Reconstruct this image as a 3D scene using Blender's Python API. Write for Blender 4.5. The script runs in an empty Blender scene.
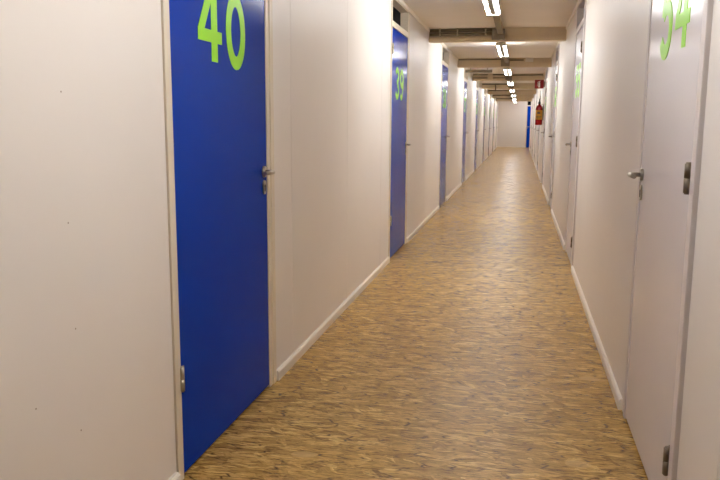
import bpy, bmesh, math, random
from mathutils import Vector, Matrix
random.seed(7)
scn = bpy.context.scene
COL = scn.collection
PI = math.pi

# ---------------------------------------------------------------- measures (metres)
LEAF_L, LEAF_R = -1.116, 0.489          # door leaf planes, left and right
SET = 0.0                               # wall plane flush with the leaves
WL, WR = LEAF_L + SET, LEAF_R - SET     # wall planes
CEIL = 2.355
PITCH = 4.30                            # one bay
N = 9                                   # doors along each side
YL, YR = 2.300, 2.272                   # hinge edge of the first door, left / right
LEAF_W, LEAF_H = 0.938, 2.063
Y_BACK, Y_END = -5.0, 39.3
Y_ALC = 38.05                           # right wall stops here, the corridor widens
X_ALC = 1.45
BEAM0 = 9.27 - 3 * PITCH                # first beam (behind the camera)
BEAMS = [BEAM0 + PITCH * i for i in range(10)]

# ---------------------------------------------------------------- materials
def new_mat(name):
    m = bpy.data.materials.new(name); m.use_nodes = True
    nt = m.node_tree
    return m, nt, nt.nodes, nt.links, nt.nodes['Principled BSDF']

def lin(c):
    return tuple(((v / 255) / 12.92 if v / 255 <= 0.04045 else ((v / 255 + 0.055) / 1.055) ** 2.4) for v in c) + (1.0,)

def painted(name, rgb, rough=0.5, var=0.05, scale=3.0, bump=0.02, bscale=120, metal=0.0, spec=0.5, stretch=(1, 1, 1)):
    """paint or metal: a colour with faint mottling and a faint orange-peel bump"""
    m, nt, nd, lk, b = new_mat(name)
    tc = nd.new('ShaderNodeTexCoord'); mp = nd.new('ShaderNodeMapping'); mp.inputs['Scale'].default_value = stretch
    lk.new(tc.outputs['Object'], mp.inputs['Vector'])
    n = nd.new('ShaderNodeTexNoise'); n.inputs['Scale'].default_value = scale; n.inputs['Detail'].default_value = 5
    lk.new(mp.outputs['Vector'], n.inputs['Vector'])
    r = nd.new('ShaderNodeValToRGB')
    c = lin(rgb)
    r.color_ramp.elements[0].position = 0.3; r.color_ramp.elements[1].position = 0.7
    r.color_ramp.elements[0].color = tuple(x * (1 - var) for x in c[:3]) + (1,)
    r.color_ramp.elements[1].color = tuple(min(1, x * (1 + var)) for x in c[:3]) + (1,)
    lk.new(n.outputs['Fac'], r.inputs['Fac']); lk.new(r.outputs['Color'], b.inputs['Base Color'])
    b.inputs['Roughness'].default_value = rough; b.inputs['Metallic'].default_value = metal
    b.inputs['Specular IOR Level'].default_value = spec
    if bump > 0:
        n2 = nd.new('ShaderNodeTexNoise'); n2.inputs['Scale'].default_value = bscale; n2.inputs['Detail'].default_value = 2
        lk.new(tc.outputs['Object'], n2.inputs['Vector'])
        bp = nd.new('ShaderNodeBump'); bp.inputs['Strength'].default_value = bump; bp.inputs['Distance'].default_value = 0.01
        lk.new(n2.outputs['Fac'], bp.inputs['Height']); lk.new(bp.outputs['Normal'], b.inputs['Normal'])
    return m

def floor_material():
    """sealed floor of pressed wood flakes lying mostly across the corridor"""
    m, nt, nd, lk, b = new_mat('flake_floor')
    tc = nd.new('ShaderNodeTexCoord')
    warp = nd.new('ShaderNodeTexNoise'); warp.inputs['Scale'].default_value = 9; warp.inputs['Detail'].default_value = 3
    lk.new(tc.outputs['Object'], warp.inputs['Vector'])
    sub = nd.new('ShaderNodeVectorMath'); sub.operation = 'SUBTRACT'; sub.inputs[1].default_value = (0.5, 0.5, 0.5)
    lk.new(warp.outputs['Color'], sub.inputs[0])
    sc = nd.new('ShaderNodeVectorMath'); sc.operation = 'SCALE'; sc.inputs['Scale'].default_value = 0.035
    lk.new(sub.outputs[0], sc.inputs[0])
    ad = nd.new('ShaderNodeVectorMath'); ad.operation = 'ADD'
    lk.new(tc.outputs['Object'], ad.inputs[0]); lk.new(sc.outputs[0], ad.inputs[1])

    def layer(angle, sx, sy, off):
        rot = nd.new('ShaderNodeMapping'); rot.inputs['Rotation'].default_value = (0, 0, angle); rot.inputs['Location'].default_value = (off, off * 1.7, 0)
        lk.new(ad.outputs[0], rot.inputs['Vector'])
        st = nd.new('ShaderNodeMapping'); st.inputs['Scale'].default_value = (sx, sy, 0)
        lk.new(rot.outputs['Vector'], st.inputs['Vector'])
        v = nd.new('ShaderNodeTexVoronoi'); v.voronoi_dimensions = '2D'; v.inputs['Scale'].default_value = 1.0
        lk.new(st.outputs['Vector'], v.inputs['Vector'])
        s = nd.new('ShaderNodeSeparateColor'); lk.new(v.outputs['Color'], s.inputs['Color'])
        # fibres inside the flake
        fm = nd.new('ShaderNodeMapping'); fm.inputs['Scale'].default_value = (sx * 1.8, sy * 2.6, 0)
        lk.new(rot.outputs['Vector'], fm.inputs['Vector'])
        fn = nd.new('ShaderNodeTexNoise'); fn.noise_dimensions = '2D'; fn.inputs['Scale'].default_value = 1; fn.inputs['Detail'].default_value = 3
        lk.new(fm.outputs['Vector'], fn.inputs['Vector'])
        mx = nd.new('ShaderNodeMath'); mx.operation = 'MULTIPLY_ADD'; mx.inputs[1].default_value = 0.48
        lk.new(s.outputs[0], mx.inputs[0])
        f2 = nd.new('ShaderNodeMath'); f2.operation = 'MULTIPLY'; f2.inputs[1].default_value = 0.52
        lk.new(fn.outputs['Fac'], f2.inputs[0]); lk.new(f2.outputs[0], mx.inputs[2])
        return mx.outputs[0], s.outputs[1]

    def mix(a, bb, fac, lo):
        g = nd.new('ShaderNodeMath'); g.operation = 'GREATER_THAN'; g.inputs[1].default_value = lo
        lk.new(fac, g.inputs[0])
        x = nd.new('ShaderNodeMix'); x.data_type = 'FLOAT'
        lk.new(g.outputs[0], x.inputs['Factor']); lk.new(a, x.inputs['A']); lk.new(bb, x.inputs['B'])
        return x.outputs['Result']
    a, _ = layer(0.0, 10, 54, 0.0)
    c, cs = layer(0.16, 11, 60, 3.1)
    d, ds = layer(-0.20, 10, 50, 7.7)
    e, es = layer(0.8, 16, 40, 12.3)
    h = mix(a, c, cs, 0.55); h = mix(h, d, ds, 0.62); h = mix(h, e, es, 0.90)
    # dark glue seams and gaps between flakes, running across
    sm = nd.new('ShaderNodeMapping'); sm.inputs['Scale'].default_value = (16, 110, 0)
    lk.new(ad.outputs[0], sm.inputs['Vector'])
    sn = nd.new('ShaderNodeTexNoise'); sn.noise_dimensions = '2D'; sn.inputs['Scale'].default_value = 1; sn.inputs['Detail'].default_value = 4; sn.inputs['Roughness'].default_value = 0.72
    lk.new(sm.outputs['Vector'], sn.inputs['Vector'])
    ramp = nd.new('ShaderNodeValToRGB'); cr = ramp.color_ramp
    cr.elements[0].position = 0.22; cr.elements[0].color = lin((148, 112, 56))
    cr.elements[1].position = 0.84; cr.elements[1].color = lin((236, 198, 118))
    k = cr.elements.new(0.45); k.color = lin((184, 146, 78))
    k = cr.elements.new(0.60); k.color = lin((202, 160, 86))
    lk.new(h, ramp.inputs['Fac'])
    sr = nd.new('ShaderNodeValToRGB'); s = sr.color_ramp
    s.elements[0].position = 0.36; s.elements[0].color = (0.38, 0.33, 0.25, 1)
    s.elements[1].position = 0.47; s.elements[1].color = (1, 1, 1, 1)
    lk.new(sn.outputs['Fac'], sr.inputs['Fac'])
    mul = nd.new('ShaderNodeMix'); mul.data_type = 'RGBA'; mul.blend_type = 'MULTIPLY'; mul.inputs['Factor'].default_value = 0.85
    lk.new(ramp.outputs['Color'], mul.inputs['A']); lk.new(sr.outputs['Color'], mul.inputs['B'])
    # thin dark cracks round some of the flakes
    cm = nd.new('ShaderNodeMapping'); cm.inputs['Scale'].default_value = (9, 52, 0); cm.inputs['Rotation'].default_value = (0, 0, 0.06)
    lk.new(ad.outputs[0], cm.inputs['Vector'])
    cv = nd.new('ShaderNodeTexVoronoi'); cv.voronoi_dimensions = '2D'; cv.feature = 'DISTANCE_TO_EDGE'; cv.inputs['Scale'].default_value = 1
    lk.new(cm.outputs['Vector'], cv.inputs['Vector'])
    ck = nd.new('ShaderNodeMapRange'); ck.inputs['From Min'].default_value = 0.0; ck.inputs['From Max'].default_value = 0.10
    ck.inputs['To Min'].default_value = 1.0; ck.inputs['To Max'].default_value = 0.0
    lk.new(cv.outputs['Distance'], ck.inputs['Value'])
    cn = nd.new('ShaderNodeTexNoise'); cn.noise_dimensions = '2D'; cn.inputs['Scale'].default_value = 14; cn.inputs['Detail'].default_value = 3
    lk.new(tc.outputs['Object'], cn.inputs['Vector'])
    cg = nd.new('ShaderNodeMapRange'); cg.inputs['From Min'].default_value = 0.42; cg.inputs['From Max'].default_value = 0.62
    lk.new(cn.outputs['Fac'], cg.inputs['Value'])
    cx = nd.new('ShaderNodeMath'); cx.operation = 'MULTIPLY'; lk.new(ck.outputs['Result'], cx.inputs[0]); lk.new(cg.outputs['Result'], cx.inputs[1])
    crk = nd.new('ShaderNodeMix'); crk.data_type = 'RGBA'; crk.inputs['B'].default_value = lin((74, 52, 24))
    lk.new(cx.outputs[0], crk.inputs['Factor']); lk.new(mul.outputs['Result'], crk.inputs['A']); mul = crk
    # a few pale stray chips
    pr = nd.new('ShaderNodeMapping'); pr.inputs['Rotation'].default_value = (0, 0, -0.6); pr.inputs['Scale'].default_value = (6, 11, 0)
    lk.new(ad.outputs[0], pr.inputs['Vector'])
    pv = nd.new('ShaderNodeTexVoronoi'); pv.voronoi_dimensions = '2D'; pv.inputs['Scale'].default_value = 1
    lk.new(pr.outputs['Vector'], pv.inputs['Vector'])
    ps = nd.new('ShaderNodeSeparateColor'); lk.new(pv.outputs['Color'], ps.inputs['Color'])
    g1 = nd.new('ShaderNodeMath'); g1.operation = 'GREATER_THAN'; g1.inputs[1].default_value = 0.965; lk.new(ps.outputs[2], g1.inputs[0])
    g2 = nd.new('ShaderNodeMath'); g2.operation = 'LESS_THAN'; g2.inputs[1].default_value = 0.30; lk.new(pv.outputs['Distance'], g2.inputs[0])
    g3 = nd.new('ShaderNodeMath'); g3.operation = 'MULTIPLY'; lk.new(g1.outputs[0], g3.inputs[0]); lk.new(g2.outputs[0], g3.inputs[1])
    g4 = nd.new('ShaderNodeMath'); g4.operation = 'MULTIPLY'; g4.inputs[1].default_value = 0.55; lk.new(g3.outputs[0], g4.inputs[0])
    fin = nd.new('ShaderNodeMix'); fin.data_type = 'RGBA'; fin.inputs['B'].default_value = lin((214, 178, 112))
    lk.new(g4.outputs[0], fin.inputs['Factor']); lk.new(mul.outputs['Result'], fin.inputs['A'])
    lk.new(fin.outputs['Result'], b.inputs['Base Color'])
    b.inputs['Roughness'].default_value = 0.23
    b.inputs['Specular IOR Level'].default_value = 0.26
    hh = nd.new('ShaderNodeMath'); hh.operation = 'MULTIPLY_ADD'; hh.inputs[1].default_value = 0.6
    lk.new(sn.outputs['Fac'], hh.inputs[0]); lk.new(h, hh.inputs[2])
    bp = nd.new('ShaderNodeBump'); bp.inputs['Strength'].default_value = 0.9; bp.inputs['Distance'].default_value = 0.003
    lk.new(hh.outputs[0], bp.inputs['Height']); lk.new(bp.outputs['Normal'], b.inputs['Normal'])
    return m

def emissive(name, rgb, strength):
    m, nt, nd, lk, b = new_mat(name)
    b.inputs['Base Color'].default_value = (0.9, 0.9, 0.9, 1)
    b.inputs['Emission Color'].default_value = rgb + (1,)
    b.inputs['Emission Strength'].default_value = strength
    return m

M = dict(
    wall=painted('wall_paint', (233, 227, 221), 0.42, 0.02, 1.3, 0.03, 260, spec=0.4),
    ceiling=painted('ceiling_paint', (245, 238, 226), 0.75, 0.04, 1.1, 0.05, 140),
    beam=painted('beam_paint', (222, 206, 176), 0.55, 0.05, 2, 0.03, 140),
    trim=painted('trim_paint', (236, 229, 217), 0.38, 0.02, 3, 0.02, 120),
    frame=painted('frame_paint', (224, 212, 192), 0.4, 0.04, 4, 0.02, 120),
    frame_white=painted('white_frame_paint', (216, 208, 206), 0.4, 0.04, 4, 0.02, 120),
    blue=painted('blue_door_paint', (0, 54, 164), 0.16, 0.04, 1.5, 0.012, 90, spec=0.5),
    white_leaf=painted('white_door_paint', (222, 217, 219), 0.24, 0.02, 1.5, 0.012, 90),
    lime=painted('lime_vinyl', (150, 224, 0), 0.3, 0.04, 5, 0.0, spec=0.15),
    steel=painted('brushed_steel', (178, 170, 156), 0.28, 0.08, 30, 0.02, 300, metal=1.0),
    hinge=painted('hinge_zinc', (176, 168, 150), 0.35, 0.15, 40, 0.03, 300, metal=0.9),
    hinge_dark=painted('hinge_bronze', (112, 100, 84), 0.45, 0.15, 40, 0.03, 300, metal=0.3),
    keyhole=painted('keyhole_black', (16, 15, 14), 0.5, 0.05, 10, 0),
    dark=painted('unlit_opening_black', (7, 7, 8), 0.6, 0.1, 4, 0, spec=0.1),
    floor=floor_material(),
    galv=painted('galvanised_steel', (138, 130, 114), 0.42, 0.16, 14, 0.04, 60, metal=0.6),
    pipe=painted('conduit_grey', (128, 116, 96), 0.45, 0.12, 12, 0.02, 90, metal=0.3),
    clip=painted('conduit_clip', (170, 158, 132), 0.5, 0.05, 12, 0),
    boxgrey=painted('box_grey_paint', (150, 140, 122), 0.5, 0.06, 10, 0.02, 120),
    socket=painted('lamp_holder_plastic', (190, 180, 160), 0.45, 0.05, 12, 0),
    tube=emissive('fluorescent_tube', (0.96, 0.98, 1.0), 20.0),
    tube_near=emissive('near_fluorescent_tube', (0.95, 0.97, 1.0), 28.0),  # nearest lamp, strength set to balance the near walls
    tube_left=emissive('fluorescent_tube_second', (0.96, 0.975, 1.0), 52.0),  # left tube, strength raised to brighten the left wall
    red=painted('extinguisher_red', (150, 5, 9), 0.25, 0.04, 5, 0.01),
    signred=painted('sign_red', (150, 4, 10), 0.35, 0.03, 5, 0),
    white=painted('sign_white', (236, 234, 228), 0.4, 0.02, 5, 0),
    yellow=painted('label_yellow', (240, 180, 60), 0.45, 0.08, 20, 0),
    black=painted('rubber_black', (20, 19, 19), 0.5, 0.1, 20, 0),
    speck=painted('nail_rust', (165, 148, 132), 0.6, 0.1, 20, 0),
)

M['blue'].node_tree.nodes['Principled BSDF'].inputs['IOR'].default_value = 1.11

# ---------------------------------------------------------------- mesh helpers
class MB:
    def __init__(self): self.bm = bmesh.new()
    def box(self, x0, x1, y0, y1, z0, z1, bev=0.0):
        b = bmesh.new()
        x0, x1 = sorted((x0, x1)); y0, y1 = sorted((y0, y1)); z0, z1 = sorted((z0, z1))
        bmesh.ops.create_cube(b, size=1.0, matrix=Matrix.Translation(((x0 + x1) / 2, (y0 + y1) / 2, (z0 + z1) / 2)) @ Matrix.Diagonal((x1 - x0, y1 - y0, z1 - z0, 1)))
        if bev > 0:
            bmesh.ops.bevel(b, geom=list(b.edges), offset=bev, segments=2, affect='EDGES', profile=0.5)
        self.add(b); return self
    def add(self, b):
        me = bpy.data.meshes.new('tmp'); b.to_mesh(me); b.free(); self.bm.from_mesh(me); bpy.data.meshes.remove(me)
    def tube(self, pts, r, seg=12, cap=True):
        """a round bar along a polyline"""
        b = bmesh.new(); pts = [Vector(p) for p in pts]; rings = []
        rs = r if isinstance(r, (list, tuple)) else [r] * len(pts)
        prev = None
        for i, p in enumerate(pts):
            if i == 0: t = pts[1] - pts[0]
            elif i == len(pts) - 1: t = pts[-1] - pts[-2]
            else: t = (pts[i] - pts[i - 1]).normalized() + (pts[i + 1] - pts[i]).normalized()
            t.normalize()
            if prev is None:
                a = Vector((0, 0, 1)) if abs(t.z) < 0.9 else Vector((1, 0, 0))
                u = t.cross(a).normalized()
            else:
                u = (prev - t * prev.dot(t)).normalized()
            prev = u; v = t.cross(u)
            rings.append([b.verts.new(p + (u * math.cos(2 * PI * k / seg) + v * math.sin(2 * PI * k / seg)) * rs[i]) for k in range(seg)])
        for i in range(len(rings) - 1):
            for k in range(seg):
                f = b.faces.new((rings[i][k], rings[i][(k + 1) % seg], rings[i + 1][(k + 1) % seg], rings[i + 1][k])); f.smooth = True
        if cap:
            b.faces.new(list(reversed(rings[0]))); b.faces.new(rings[-1])
        self.add(b); return self
    def lathe(self, prof, c=(0, 0, 0), seg=28):
        """profile of (radius, z) turned round the z axis at c"""
        b = bmesh.new(); c = Vector(c); rings = []
        for r, z in prof:
            rings.append([b.verts.new(c + Vector((r * math.cos(2 * PI * k / seg), r * math.sin(2 * PI * k / seg), z))) for k in range(seg)])
        for i in range(len(rings) - 1):
            for k in range(seg):
                f = b.faces.new((rings[i][k], rings[i][(k + 1) % seg], rings[i + 1][(k + 1) % seg], rings[i + 1][k])); f.smooth = True
        b.faces.new(list(reversed(rings[0]))); b.faces.new(rings[-1])
        self.add(b); return self
    def prism(self, poly, fn, d0, d1):
        """extrude a 2D outline (u, v); fn(u, v, d) gives the 3D point"""
        b = bmesh.new()
        lo = [b.verts.new(fn(u, v, d0)) for u, v in poly]; hi = [b.verts.new(fn(u, v, d1)) for u, v in poly]
        n = len(poly)
        for k in range(n): b.faces.new((lo[k], lo[(k + 1) % n], hi[(k + 1) % n], hi[k]))
        b.faces.new(list(reversed(lo))); b.faces.new(hi)
        bmesh.ops.recalc_face_normals(b, faces=b.faces)
        self.add(b); return self
    def strip(self, pts, wd, fn, d0, d1, closed=False):
        """flat ribbon of width wd along a 2D polyline, extruded d0..d1"""
        P = [Vector(p) for p in pts]; n = len(P); L, Rr = [], []
        for i in range(n):
            if closed: a, c = P[i - 1], P[(i + 1) % n]
            else: a, c = P[max(i - 1, 0)], P[min(i + 1, n - 1)]
            d1v = (P[i] - a); d2v = (c - P[i])
            if d1v.length < 1e-9: d1v = d2v
            if d2v.length < 1e-9: d2v = d1v
            d1v.normalize(); d2v.normalize()
            t = (d1v + d2v).normalized(); nn = Vector((-t.y, t.x))
            k = 1 / max(0.5, nn.dot(Vector((-d1v.y, d1v.x))))
            L.append(P[i] + nn * wd / 2 * k); Rr.append(P[i] - nn * wd / 2 * k)
        b = bmesh.new()
        mk = lambda q, d: b.verts.new(fn(q.x, q.y, d))
        l0 = [mk(q, d0) for q in L]; r0 = [mk(q, d0) for q in Rr]; l1 = [mk(q, d1) for q in L]; r1 = [mk(q, d1) for q in Rr]
        for i in range(n if closed else n - 1):
            j = (i + 1) % n
            b.faces.new((l1[i], l1[j], r1[j], r1[i])); b.faces.new((l0[i], r0[i], r0[j], l0[j]))
            b.faces.new((l0[i], l0[j], l1[j], l1[i])); b.faces.new((r0[j], r0[i], r1[i], r1[j]))
        if not closed:
            b.faces.new((l0[0], l1[0], r1[0], r0[0])); b.faces.new((l0[-1], r0[-1], r1[-1], l1[-1]))
        bmesh.ops.recalc_face_normals(b, faces=b.faces)
        self.add(b); return self
    def mesh(self, name, mat):
        me = bpy.data.meshes.new(name)
        self.bm.to_mesh(me); self.bm.free(); me.materials.append(mat); return me
    def build(self, name, mat, parent=None, loc=None):
        return link(name, self.mesh(name, mat), parent, loc)

def link(name, me, parent=None, loc=None):
    o = bpy.data.objects.new(name, me); COL.objects.link(o)
    if parent: o.parent = parent
    if loc is not None: o.location = loc
    return o

def props(o, label=None, cat=None, group=None, kind=None):
    if label: o['label'] = label
    if cat: o['category'] = cat
    if group: o['group'] = group
    if kind: o['kind'] = kind
    return o

def empty(name, loc):
    o = bpy.data.objects.new(name, None); COL.objects.link(o); o.location = loc; o.empty_display_size = 0.2
    return o

def struct(o, label, cat): return props(o, label, cat, kind='structure')

# ---------------------------------------------------------------- the shell
struct(MB().box(-1.35, X_ALC + 0.1, Y_BACK - 0.1, Y_END + 0.1, -0.06, 0).build('floor', M['floor']),
       'sealed brown floor of pressed wood flakes down the whole corridor', 'floor')
struct(MB().box(-1.35, X_ALC + 0.1, Y_BACK - 0.1, Y_END + 0.1, CEIL, CEIL + 0.06).build('ceiling', M['ceiling']),
       'cream painted low ceiling running above the strip lights', 'ceiling')

OPEN_L = (-0.052, 1.030)      # wall opening relative to the leaf's hinge edge
OPEN_R = (-0.070, 0.985)

def side_wall(name, leaf_x, s, y0, op, yend, joints):
    """a long wall of panels: s is +1 where the corridor lies at +x"""
    w = MB()
    X = lambda n: leaf_x + s * n
    cur = Y_BACK
    segs = []
    for k in range(N):
        a, b = y0 + k * PITCH + op[0], y0 + k * PITCH + op[1]
        segs.append((cur, a)); cur = b
    segs.append((cur, yend))
    for a, b in segs:
        w.box(X(-0.10), X(-0.004), a, b, 0, CEIL)
        cuts = [a] + sorted(j for j in joints if a + 0.05 < j < b - 0.05) + [b]
        for i in range(len(cuts) - 1):
            p = cuts[i] + (0.002 if i else 0); q = cuts[i + 1] - (0.002 if i < len(cuts) - 2 else 0)
            w.box(X(-0.004), X(SET), p, q, 0, CEIL, 0.0012)
    for k in range(N):
        a, b = y0 + k * PITCH + op[0], y0 + k * PITCH + op[1]
        w.box(X(-0.10), X(SET), a, b, 2.318, CEIL)
    return w.build(name, M['wall'])

jl = [3.618 + 1.256 * j + PITCH * k for k in range(0, N) for j in range(3)]
jr = [1.80 - 4 * PITCH + PITCH * k for k in range(3, N + 4)]
wall_left = struct(side_wall('wall_left', LEAF_L, 1, YL, OPEN_L, Y_END, jl), 'long cream panelled left wall holding the blue doors', 'wall')
wall_right = struct(side_wall('wall_right', LEAF_R, -1, YR, OPEN_R, Y_ALC, jr), 'long cream right wall holding the white doors', 'wall')

for (py, pz) in ((1.693, 1.318), (1.693, 0.99), (1.70, 0.71), (1.52, 0.56), (1.70, 0.43), (1.40, 0.38)):
    m = MB().tube([(WL - 0.001, py, pz), (WL + 0.0006, py, pz)], 0.0024, 8)
    m.build('nail_head', M['speck'], wall_left)

# the far end: wall with a blue door at its right, and a short alcove on the right
E_DOOR = 0.345
w = MB()
w.box(-1.30, E_DOOR - 0.045, Y_END, Y_END + 0.1, 0, CEIL)
w.box(E_DOOR + LEAF_W + 0.045, X_ALC + 0.1, Y_END, Y_END + 0.1, 0, CEIL)
w.box(E_DOOR - 0.045, E_DOOR + LEAF_W + 0.045, Y_END, Y_END + 0.1, 2.318, CEIL)
struct(w.build('wall_end', M['wall']), 'cream wall closing off the far end of the corridor', 'wall')
struct(MB().box(X_ALC, X_ALC + 0.1, Y_ALC - 0.1, Y_END, 0, CEIL).box(LEAF_R + 0.10, X_ALC, Y_ALC - 0.1, Y_ALC, 0, CEIL).build('wall_alcove', M['wall']),
       'cream side wall of the alcove at the far end', 'wall')
struct(MB().box(-1.30, X_ALC, Y_BACK - 0.1, Y_BACK, 0, CEIL).build('wall_back', M['wall']), 'cream wall behind the viewer', 'wall')

# skirting boards, cut at every door
BB_H, BB_T = 0.050, 0.016
def baseboard(name, wall_x, s, y0, op, yend):
    b = MB(); cur = Y_BACK
    spans = []
    for k in range(N):
        spans.append((cur, y0 + k * PITCH + op[0] - 0.004)); cur = y0 + k * PITCH + op[1] + 0.006
    spans.append((cur, yend))
    prof = [(0, 0), (BB_T, 0), (BB_T, BB_H - 0.010), (BB_T - 0.008, BB_H), (0, BB_H)]
    for a, c in spans:
        b.prism(prof, lambda u, v, d: Vector((wall_x + s * u, d, v)), a, c)
    return b.build(name, M['trim'])
struct(baseboard('baseboard_left', WL, 1, YL, OPEN_L, Y_END), 'thin white skirting board along the left wall', 'skirting')
struct(baseboard('baseboard_right', WR, -1, YR, (OPEN_R[0], OPEN_R[1] + 0.05), Y_ALC), 'thin white skirting board along the right wall', 'skirting')
struct(MB().box(WL + BB_T, E_DOOR - 0.05, Y_END - BB_T, Y_END, 0, BB_H, 0.003).build('baseboard_end', M['trim']), 'thin white skirting board across the end wall', 'skirting')

def cove(name, wall_x, s, yend):
    b = MB(); cuts = [Y_BACK] + [y for by in BEAMS for y in (by - 0.025, by + 0.115)] + [yend]
    for i in range(0, len(cuts), 2):
        if cuts[i + 1] - cuts[i] > 0.05:
            b.box(wall_x, wall_x + s * 0.012, cuts[i], min(cuts[i + 1], yend), 2.318, CEIL, 0.002)
    return b.build(name, M['trim'])
struct(cove('trim_1', WL, 1, Y_END), 'white strip where the left wall meets the ceiling', 'trim')
struct(cove('trim_2', WR, -1, Y_ALC), 'white strip where the right wall meets the ceiling', 'trim')

# steel beams under the ceiling, one per bay
ORD = ['first', 'second', 'third', 'fourth', 'fifth', 'sixth', 'seventh', 'eighth', 'ninth', 'tenth', 'eleventh', 'twelfth']
bm_ = MB()
bm_.box(WL, WR, 0, 0.09, 2.245, CEIL)
bm_.box(WL, WR, -0.022, 0.112, 2.200, 2.243, 0.004)
bm_.box(WL, WR, -0.010, 0.10, 2.243, 2.256, 0.003)
beam_me = bm_.mesh('beam', M['beam'])
VIS = 3           # beams before this index lie behind or above the frame
for i, by in enumerate(BEAMS):
    if i < 2: continue
    o = link('beam', beam_me, None, (0, by, 0))
    lab = ('cream ceiling beam overhead, out of the frame' if i < VIS else
           'cream painted ceiling beam, %s one down the corridor' % ORD[i - VIS])
    props(o, lab, 'beam', 'ceiling beams across the corridor', 'structure')

# ---------------------------------------------------------------- numerals
def arc(cx, cy, rx, ry, a0, a1, n=18):
    return [(cx + rx * math.cos(math.radians(a0 + (a1 - a0) * i / n)), cy + ry * math.sin(math.radians(a0 + (a1 - a0) * i / n))) for i in range(n + 1)]
DW, DH, ST = 0.205, 0.295, 0.052         # digit width, height, stroke
def digit(mb, ch, u0, fn, d0, d1):
    h = ST / 2; w, H = DW, DH; cnt = [0]
    def S(pts, closed=False, wd=ST):
        cnt[0] += 1
        mb.strip([(u0 + x, y) for x, y in pts], wd, fn, d0 - 0.0001 * cnt[0], d1 + 0.0002 * cnt[0], closed)
    if ch == '0': S(arc(w / 2, H / 2, w / 2 - h, H / 2 - h, 0, 360, 40)[:-1], True)
    elif ch == '1': S([(w * .22, H - .06), (w * .55, H - .012), (w * .55, 0)])
    elif ch == '2': S(arc(w / 2, H - .085, w / 2 - h, .085 - h, 165, -35, 16) + [(h * .9, h + .012), (h * 1.2, h)]); S([(0, h), (w, h)])
    elif ch == '3':
        S(arc(w / 2 - .01, H - .077, w / 2 - h, .077 - h, 160, -80, 18)); S(arc(w / 2 - .01, .084, w / 2 - h, .084 - h, 80, -160, 18))
        S([(w * .34, H * .54), (w * .60, H * .54)], wd=ST * .8)
    elif ch == '4':
        S([(w * .71, H), (w * .71, .015)], wd=.056); S([(0, .105), (w * 1.05, .105)], wd=.044); S([(w * .64, H - .006), (.022, .116)], wd=.046)
    elif ch == '5':
        S([(w * .94, H - h), (w * .20, H - h)]); S([(w * .22, H - .004), (w * .14, H * .52)], wd=ST * .9); S(arc(w / 2 - .008, .103, w / 2 - h + .004, .103 - h, 135, -155, 22))
    elif ch == '6': S(arc(w / 2, .092, w / 2 - h, .092 - h, 0, 360, 30)[:-1], True); S([(h, .10), (h + .008, .17), (w * .32, H - .055)] + arc(w * .60, H - .085, w * .30, .085 - h, 150, 40, 8))
    elif ch == '7': S([(0, H - h), (w, H - h)]); S([(w * .86, H - h), (w * .52, .13), (w * .40, 0)])
    elif ch == '8': S(arc(w / 2, H - .074, w / 2 - h - .012, .074 - h, 0, 360, 28)[:-1], True); S(arc(w / 2, .086, w / 2 - h, .086 - h, 0, 360, 28)[:-1], True)
    elif ch == '9': S(arc(w / 2, H - .092, w / 2 - h, .092 - h, 0, 360, 30)[:-1], True); S([(w - h, H - .10), (w - h - .008, H - .17), (w * .68, .055)] + arc(w * .40, .085, w * .30, .085 - h, -30, -140, 8))

def number_mesh(text, s, centre=0.455, z=1.449):
    mb = MB(); gap = 0.055; tot = len(text) * DW + (len(text) - 1) * gap
    for i, ch in enumerate(text):
        u = -tot / 2 + i * (DW + gap)
        # overlapping strokes get their own hair of height so they never fight
        fn = lambda a, b, d: Vector((s * d, centre + s * a, z + b))
        digit(mb, ch, u, fn, 0.0, 0.0012)
    return mb.mesh('number', M['lime'])

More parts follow.
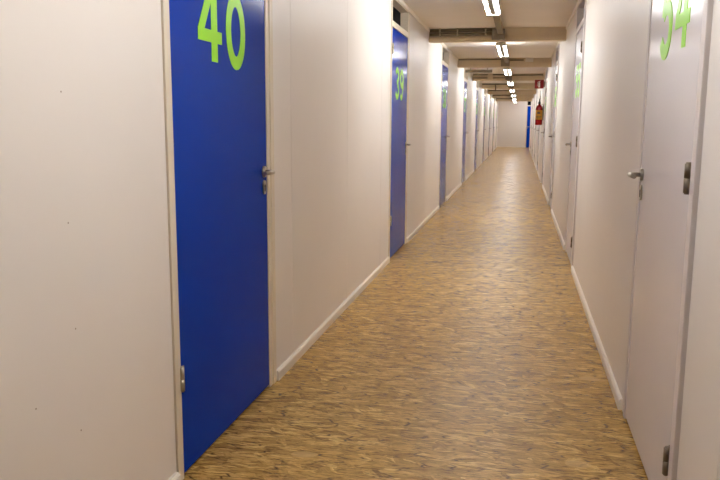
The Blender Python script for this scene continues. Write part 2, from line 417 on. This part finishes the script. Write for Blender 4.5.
# ---------------------------------------------------------------- doors
def door_meshes(s, leaf_mat, hinge_mat, hinge_z, op, tag):
    X = lambda n: s * n
    d = {}
    fo0, fo1 = op[0] + (0.007 if s > 0 else 0.016), op[1] - 0.004
    pn = 0.005 if s > 0 else 0.011
    f = MB()
    f.box(X(-0.095), X(pn), fo0, -0.003, 0, 2.318, 0.002)
    f.box(X(-0.095), X(0.004), LEAF_W + 0.003, LEAF_W + 0.042, 0, 2.318, 0.002)
    if fo1 > LEAF_W + 0.045: f.box(X(-0.095), X(0.0075), LEAF_W + 0.044, fo1, 0, 2.318, 0.002)
    f.box(X(-0.095), X(0.006), -0.003, LEAF_W + 0.003, LEAF_H + 0.004, 2.118, 0.002)
    f.box(X(-0.095), X(0.004), -0.003, LEAF_W + 0.003, 2.308, 2.318)
    d['frame'] = f.mesh('frame', M['frame'] if leaf_mat is M['blue'] else M['frame_white'])
    d['leaf'] = MB().box(X(-0.042), 0, 0, LEAF_W, 0.013, LEAF_H, 0.0025).mesh('leaf', leaf_mat)
    d['transom'] = MB().box(X(-0.092), X(-0.076), 0, LEAF_W, 2.119, 2.307).mesh('unlit_opening_sheet', M['dark'])  # near-black sheet painted as the darkness inside the open transom
    h = MB()
    yk = -0.004 if s > 0 else 0.020
    hn, hr = (0.009, 0.0085) if s > 0 else (0.013, 0.0100)
    h.tube([(X(hn), yk, -0.042), (X(hn), yk, -0.001)], hr, 14).tube([(X(hn), yk, 0.001), (X(hn), yk, 0.042)], hr, 14)
    h.tube([(X(hn), yk, -0.046), (X(hn), yk, 0.046)], hr * 0.7, 10)
    h.box(X(0.0), X(0.004), yk, yk + 0.028, -0.040, 0.040)
    d['hinge'] = h.mesh('hinge', hinge_mat)
    hy = LEAF_W - 0.042
    r = MB()
    r.tube([(0, hy, 0), (X(0.008), hy, 0)], 0.025, 24).tube([(X(0.008), hy, 0), (X(0.011), hy, 0)], [0.025, 0.020], 24)
    d['rose'] = r.mesh('rose', M['steel'])
    d['lever'] = MB().tube([(X(0.008), hy, 0), (X(0.034), hy, 0), (X(0.045), hy - 0.004, 0), (X(0.050), hy - 0.018, 0), (X(0.051), hy - 0.06, 0), (X(0.050), hy - 0.125, 0)],
                           [0.010, 0.0095, 0.0105, 0.0105, 0.0095, 0.0085], 14).mesh('lever', M['steel'])
    e = MB()
    pl = arc(0, 0.015, 0.0165, 0.0165, 0, 180, 10) + arc(0, -0.015, 0.0165, 0.0165, 180, 360, 10)
    e.prism(pl, lambda u, v, dd: Vector((X(dd), hy + u, v)), 0, 0.006)
    d['plate'] = e.mesh('key_plate', M['steel'])
    kh = arc(0, 0.006, 0.0065, 0.0065, -50, 230, 12) + [(-0.004, -0.018), (0.004, -0.018)]
    d['key'] = MB().prism(kh, lambda u, v, dd: Vector((X(dd), hy + u, v)), 0.006, 0.0075).mesh('keyhole', M['keyhole'])
    d['hz'] = hinge_z
    return d

def hang_door(name, loc, d, s, text, label, group, rz=0.0):
    root = empty(name, loc); root.rotation_euler.z = rz
    props(root, label, 'door', group, 'structure')
    link('frame', d['frame'], root); link('leaf', d['leaf'], root); link('unlit_opening_sheet', d['transom'], root)
    for z in d['hz']: link('hinge', d['hinge'], root, (0, 0, z))
    hd = link('handle', d['lever'], root, (0, 0, 1.025 if s > 0 else 1.047)); link('rose', d['rose'], hd)
    kp = link('key_plate', d['plate'], root, (0, 0, 0.955 if s > 0 else 0.975)); link('keyhole', d['key'], kp)
    if text:
        n = link('number', number_mesh(text, s, z=1.449 if s > 0 else 1.470), root); n['label'] = 'lime green number ' + text
    return root

dl = door_meshes(1, M['blue'], M['hinge'], (0.367, 1.88), OPEN_L, 'L')
dr = door_meshes(-1, M['white_leaf'], M['hinge_dark'], (0.235, 1.095, 1.87), OPEN_R, 'R')
for k in range(N):
    num = str(40 - k)
    lab = 'glossy blue storage door numbered 40 at the near left' if k == 0 else 'glossy blue storage door numbered %s, %s along the left wall' % (num, ORD[k])
    hang_door('door_%d' % (k + 1), (LEAF_L, YL + k * PITCH, 0), dl, 1, num, lab, 'blue storage doors along the left wall')
for k in range(N):
    num = str(54 + k)
    lab = 'white storage door numbered 54 at the near right' if k == 0 else 'white storage door numbered %s, %s along the right wall' % (num, ORD[k])
    hang_door('door_%d' % (N + k + 1), (LEAF_R, YR + k * PITCH, 0), dr, -1, num, lab, 'white storage doors along the right wall')
# blue door in the end wall: same kind, turned to face back down the corridor
de = door_meshes(-1, M['blue'], M['hinge'], (0.367, 1.88), (-0.045, LEAF_W + 0.045), 'E')
hang_door('door_%d' % (2 * N + 1), (E_DOOR + LEAF_W, Y_END + 0.004, 0), de, -1, None, 'blue door in the end wall, half hidden by the right wall', None, PI / 2)

# ---------------------------------------------------------------- strip lights, trunking, conduits
LX = -0.265
TZ = 2.300
def light_meshes():
    d = {}
    L0, L1 = 0.0, 1.72
    h = MB()
    h.box(-0.022, 0.022, L0, L1, 2.192, 2.268, 0.004)
    h.box(-0.018, 0.018, L0 + 0.02, L1 - 0.02, 2.186, 2.192)
    d['housing'] = h.mesh('housing', M['galv'])
    t = lambda x: MB().tube([(x, 0.06, 2.196), (x, 1.66, 2.196)], 0.013, 14)
    d['t3'] = t(0.044).mesh('tube', M['tube_near']); d['t4'] = t(-0.044).mesh('tube', M['tube_near'])
    d['t1'] = t(0.044).mesh('tube', M['tube']); d['t2'] = t(-0.044).mesh('tube', M['tube_left'])
    for nm, a, b in (('s1', 0.0, 0.058), ('s2', 1.662, 1.72)):
        d[nm] = MB().box(-0.060, 0.060, a, b, 2.176, 2.222, 0.004).mesh('lamp_holder', M['socket'])
    return d
ld = light_meshes()
LIGHT_OFF = 0.25
for i, by in enumerate(BEAMS):
    if i == 0: continue
    r = empty('ceiling_light', (LX, by + LIGHT_OFF, 0))
    v = i - VIS + 1
    lab = ('lit twin tube strip light above the viewer, out of the frame' if v < 0 else
           'lit strip light cut off by the top edge, first one overhead' if v == 0 else
           'lit strip light just past the %s ceiling beam' % ORD[v - 1])
    props(r, lab, 'light', 'strip lights along the ceiling')
    link('housing', ld['housing'], r); link('tube', ld['t3' if i == 1 else 't1'], r)
    link('tube', ld['t4' if i == 1 else 't2'], r)
    link('lamp_holder', ld['s1'], r); link('lamp_holder', ld['s2'], r)

r = empty('ceiling_light', (1.0, Y_ALC + 0.15, 0))  # unseen lamp added in the alcove to brighten the end wall
r.rotation_euler.z = 0; r.scale = (1, 0.55, 1)
props(r, 'unseen strip light added in the far alcove to brighten the end wall', 'light')
link('housing', ld['housing'], r); link('tube', ld['t1'], r); link('tube', ld['t2'], r); link('lamp_holder', ld['s1'], r); link('lamp_holder', ld['s2'], r)

# trunking carrying the lights, one length per bay between the beams
tk = MB().box(-0.034, 0.034, 0.112, PITCH - 0.086, 2.270, 2.312, 0.003).box(-0.012, 0.012, 0.112, PITCH - 0.086, 2.312, CEIL)
tk_me = tk.mesh('cable_trunking', M['galv'])
for i, by in enumerate(BEAMS):
    if i < 2 or by + PITCH > Y_END: continue
    o = link('cable_trunking', tk_me, None, (LX, by, 0)); v = i - VIS
    props(o, ('grey cable trunking above the viewer, out of the frame' if v < -1 else
              'grey cable trunking leading up to the first ceiling beam' if v == -1 else
              'grey cable trunking between the %s and %s ceiling beams' % (ORD[v], ORD[v + 1])), 'trunking', 'cable trunking under the ceiling')

# junction boxes on the beam fronts, where trunking meets beam
jb = MB().box(-0.100, 0.050, -0.075, -0.0225, 2.212, 2.335, 0.004).box(-0.094, 0.044, -0.082, -0.075, 2.219, 2.328, 0.003)
jb_me = jb.mesh('junction_box', M['boxgrey'])
jl_me = MB().box(-0.060, 0.010, -0.085, -0.082, 2.240, 2.300, 0.001).mesh('cover_plate', M['boxgrey'])
for i, by in enumerate(BEAMS):
    if i < VIS: continue
    o = link('junction_box', jb_me, None, (LX, by, 0)); v = i - VIS
    props(o, 'grey junction box on the front of the %s ceiling beam' % ORD[v], 'junction box', 'junction boxes on the beams')
    link('cover_plate', jl_me, o)

# conduits across the beam fronts, from the left wall to the trunking
def conduit(by, runs, clips, label, name='conduit_pipe'):
    """runs: polylines with radius; the first is the thing's own mesh"""
    root = empty(name, (0, by, 0)); props(root, label, 'pipe', 'conduits on the ceiling beams')
    for pts, r in runs:
        MB().tube(pts, r, 12).build('pipe', M['pipe'], root)
    for x, z0, z1 in clips:
        MB().box(x - 0.010, x + 0.010, -0.052, 0, z0, z1, 0.002).build('pipe_clip', M['clip'], root)
    return root
XJ = LX - 0.101
a = WL + 0.014
conduit(BEAMS[3], [([(a, -0.024, 2.331), (XJ, -0.024, 2.331)], 0.020), ([(a, -0.024, 2.285), (XJ, -0.024, 2.285)], 0.018)],
        [(-0.98, 2.262, 2.353), (-0.77, 2.262, 2.353), (-0.44, 2.262, 2.353)], 'pair of dark conduits across the left half of the first ceiling beam')
conduit(BEAMS[4], [([(a, -0.014, 2.333), (XJ, -0.014, 2.333)], 0.009)], [(-0.70, 2.322, 2.346)], 'single thin conduit across the left half of the second ceiling beam')
r2 = conduit(BEAMS[4], [([(LX + 0.056, -0.014, 2.318), (0.02, -0.014, 2.318)], 0.011)], [], 'short dark conduit right of the trunking on the second ceiling beam')
rp = MB().tube([(-0.99, 0, 0), (-0.516, 0, 0)], 0.026, 14).build('hanging_pipe', M['pipe'], None, (0, BEAMS[4] + 0.20, 2.150))
props(rp, 'thick short dark pipe slung just behind the second ceiling beam, ending in mid span', 'pipe')
for hx in (-0.90, -0.60):
    MB().box(hx - 0.006, hx + 0.006, -0.004, 0.004, 0.024, CEIL - 2.150).build('hanger', M['clip'], rp)
conduit(BEAMS[5], [([(a, -0.014, 2.336), (-0.769, -0.014, 2.336)], 0.011), ([(-0.65, -0.014, 2.336), (XJ, -0.014, 2.336)], 0.011), ([(a, -0.024, 2.262), (-0.77, -0.024, 2.262)], 0.010), ([(-0.65, -0.024, 2.262), (XJ, -0.024, 2.262)], 0.010)],
        [], 'two thin conduits joining a box on the third ceiling beam')
bx = MB().box(-0.768, -0.652, -0.055, -0.0225, 2.215, 2.340, 0.004).build('connection_box', M['beam'], None, (0, BEAMS[5], 0))
props(bx, 'cream connection box between conduits on the third ceiling beam', 'junction box')
MB().box(-0.755, -0.665, -0.060, -0.055, 2.228, 2.327, 0.002).build('box_lid', M['beam'], bx)
conduit(BEAMS[5], [([(LX + 0.056, -0.014, 2.322), (WR - 0.014, -0.014, 2.322)], 0.011)], [], 'thin conduit from trunking to right wall on the third ceiling beam')
conduit(BEAMS[6], [([(a, -0.020, 2.330), (XJ, -0.020, 2.330)], 0.020), ([(-0.72, -0.045, 2.330), (-0.72, -0.045, 2.13)], 0.018)], [], 'dark conduit with a drop pipe on the fourth ceiling beam')
conduit(BEAMS[7], [([(a, -0.016, 2.325), (XJ, -0.016, 2.325)], 0.016)], [], 'dark conduit across the left half of the fifth ceiling beam')
conduit(BEAMS[8], [([(a, -0.016, 2.320), (XJ, -0.016, 2.320)], 0.018)], [], 'dark conduit across the left half of the sixth ceiling beam')
conduit(BEAMS[9], [([(a, -0.016, 2.315), (XJ, -0.016, 2.315)], 0.018)], [], 'dark conduit across the left half of the seventh ceiling beam')
# pale detector-like box at the right of the second beam
sb = MB().box(0.05, 0.185, -0.075, -0.0225, 2.285, CEIL - 0.002, 0.006).build('terminal_box', M['trim'], None, (0, BEAMS[4], 0))
props(sb, 'pale terminal box high on the right half of the second ceiling beam', 'junction box')
MB().box(0.065, 0.17, -0.081, -0.075, 2.298, 2.340, 0.002).build('box_lid', M['trim'], sb)

# ---------------------------------------------------------------- fire extinguisher and its sign
EX, EY = 0.392, 16.70
ext = empty('fire_extinguisher', (EX, EY, 1.20)); props(ext, 'red fire extinguisher with yellow label hung on the right wall', 'fire extinguisher')
R = 0.074
MB().lathe([(0.060, 0), (R - 0.003, 0.006), (R, 0.020), (R, 0.335), (R - 0.004, 0.365), (R - 0.016, 0.395), (R - 0.036, 0.418), (0.024, 0.428), (0.022, 0.445)], seg=32).build('cylinder', M['red'], ext)
lb = MB()
seg = 18
b = bmesh.new(); lo, hi = [], []
for i in range(seg + 1):
    an = math.radians(-165 + 150 * i / seg)
    lo.append(b.verts.new(((R + 0.001) * math.cos(an), (R + 0.001) * math.sin(an), 0.115))); hi.append(b.verts.new(((R + 0.001) * math.cos(an), (R + 0.001) * math.sin(an), 0.315)))
for i in range(seg): b.faces.new((lo[i], lo[i + 1], hi[i + 1], hi[i]))
bmesh.ops.solidify(b, geom=list(b.faces), thickness=0.0006)
lb.add(b); lbo = lb.build('label', M['yellow'], ext)
# printed block and lines on the label
pr = MB()
def patch(mb, a0, a1, z0, z1, rr=R + 0.0022):
    b = bmesh.new(); n = 6
    l = [b.verts.new((rr * math.cos(math.radians(a0 + (a1 - a0) * i / n)), rr * math.sin(math.radians(a0 + (a1 - a0) * i / n)), z0)) for i in range(n + 1)]
    h = [b.verts.new((rr * math.cos(math.radians(a0 + (a1 - a0) * i / n)), rr * math.sin(math.radians(a0 + (a1 - a0) * i / n)), z1)) for i in range(n + 1)]
    for i in range(n): b.faces.new((l[i], l[i + 1], h[i + 1], h[i]))
    bmesh.ops.solidify(b, geom=list(b.faces), thickness=0.0005)
    mb.add(b)
patch(pr, -120, -75, 0.235, 0.275); patch(pr, -135, -50, 0.175, 0.185); patch(pr, -135, -60, 0.150, 0.158)
pr.build('label_print', M['pipe'], lbo)
MB().lathe([(0.022, 0.445), (0.026, 0.450), (0.026, 0.480), (0.016, 0.486), (0.016, 0.500)], seg=20).build('valve', M['black'], ext)
MB().box(-0.012, 0.012, -0.085, 0.030, 0.498, 0.508, 0.003).box(-0.010, 0.010, -0.080, 0.020, 0.470, 0.480, 0.003).tube([(0, -0.01, 0.505), (0, -0.045, 0.525), (0, -0.088, 0.548)], 0.009, 10).build('squeeze_grip', M['black'], ext)
MB().tube([(0, 0.024, 0.465), (0.004, 0.060, 0.462), (0.008, 0.086, 0.43), (0.010, 0.090, 0.36), (0.012, 0.088, 0.20), (0.012, 0.085, 0.14)], [0.009, 0.009, 0.009, 0.009, 0.010, 0.013], 12).build('hose', M['black'], ext)
MB().box(0.072, WR - EX + 0.0, -0.025, 0.025, 0.10, 0.42, 0.003).box(0.02, WR - EX, -0.018, 0.018, 0.436, 0.444).build('wall_bracket', M['galv'], ext)

sg = empty('fire_sign', (WR, EY, 1.97)); props(sg, 'small red flag sign with a white pictogram above the fire extinguisher', 'sign')
MB().box(-0.212, -0.024, -0.002, 0.002, 0, 0.182, 0.001).build('sign_plate', M['signred'], sg)
MB().box(-0.026, 0.0, -0.004, 0.004, 0.03, 0.15, 0.001).build('bracket', M['galv'], sg)
pg = MB()
fnF = lambda u, v, d: Vector((-0.118 + u, -0.002 - d, 0.091 + v))
pg.prism([(-0.018, -0.066)] + [(0.018, -0.066), (0.018, 0.022)] + arc(0, 0.022, 0.018, 0.016, 0, 180, 10), fnF, 0, 0.0008)
pg.prism([(-0.007, 0.036), (0.007, 0.036), (0.007, 0.052), (0.030, 0.066), (0.026, 0.072), (-0.007, 0.060)], fnF, 0, 0.0008)
pg.strip([(-0.005, 0.052), (-0.030, 0.046), (-0.034, 0.0), (-0.034, -0.04)], 0.007, fnF, 0, 0.0008)
pg.build('pictogram', M['white'], sg)

# ---------------------------------------------------------------- world, camera, view
wld = bpy.data.worlds.new('World'); scn.world = wld; wld.use_nodes = True
wld.node_tree.nodes['Background'].inputs['Color'].default_value = (0.02, 0.02, 0.02, 1)
wld.node_tree.nodes['Background'].inputs['Strength'].default_value = 0.2

cam_d = bpy.data.cameras.new('Camera'); cam = bpy.data.objects.new('Camera', cam_d); COL.objects.link(cam)
f_px, yaw, pit, roll = 747.524, -0.207311, -0.157237, 0.0066966
cam_d.sensor_fit = 'HORIZONTAL'; cam_d.sensor_width = 36.0; cam_d.lens = f_px * 36.0 / 720.0
cam_d.clip_start = 0.05; cam_d.clip_end = 200
fw = Vector((math.sin(yaw) * math.cos(pit), math.cos(yaw) * math.cos(pit), math.sin(pit)))
r = Vector((math.cos(yaw), -math.sin(yaw), 0)); u = r.cross(fw)
r2 = r * math.cos(roll) + u * math.sin(roll); u2 = -r * math.sin(roll) + u * math.cos(roll)
mat = Matrix((r2, u2, -fw)).transposed().to_4x4(); mat.translation = (0, 0, 1.25)
cam.matrix_world = mat
scn.camera = cam

scn.view_settings.view_transform = 'Standard'
scn.view_settings.look = 'None'
scn.view_settings.gamma = 1
scn.view_settings.use_curve_mapping = False
scn.view_settings.exposure = 0.62
try:
    scn.cycles.use_denoising = True
    scn.cycles.max_bounces = 14; scn.cycles.diffuse_bounces = 8
    scn.cycles.sample_clamp_indirect = 8
except Exception:
    pass
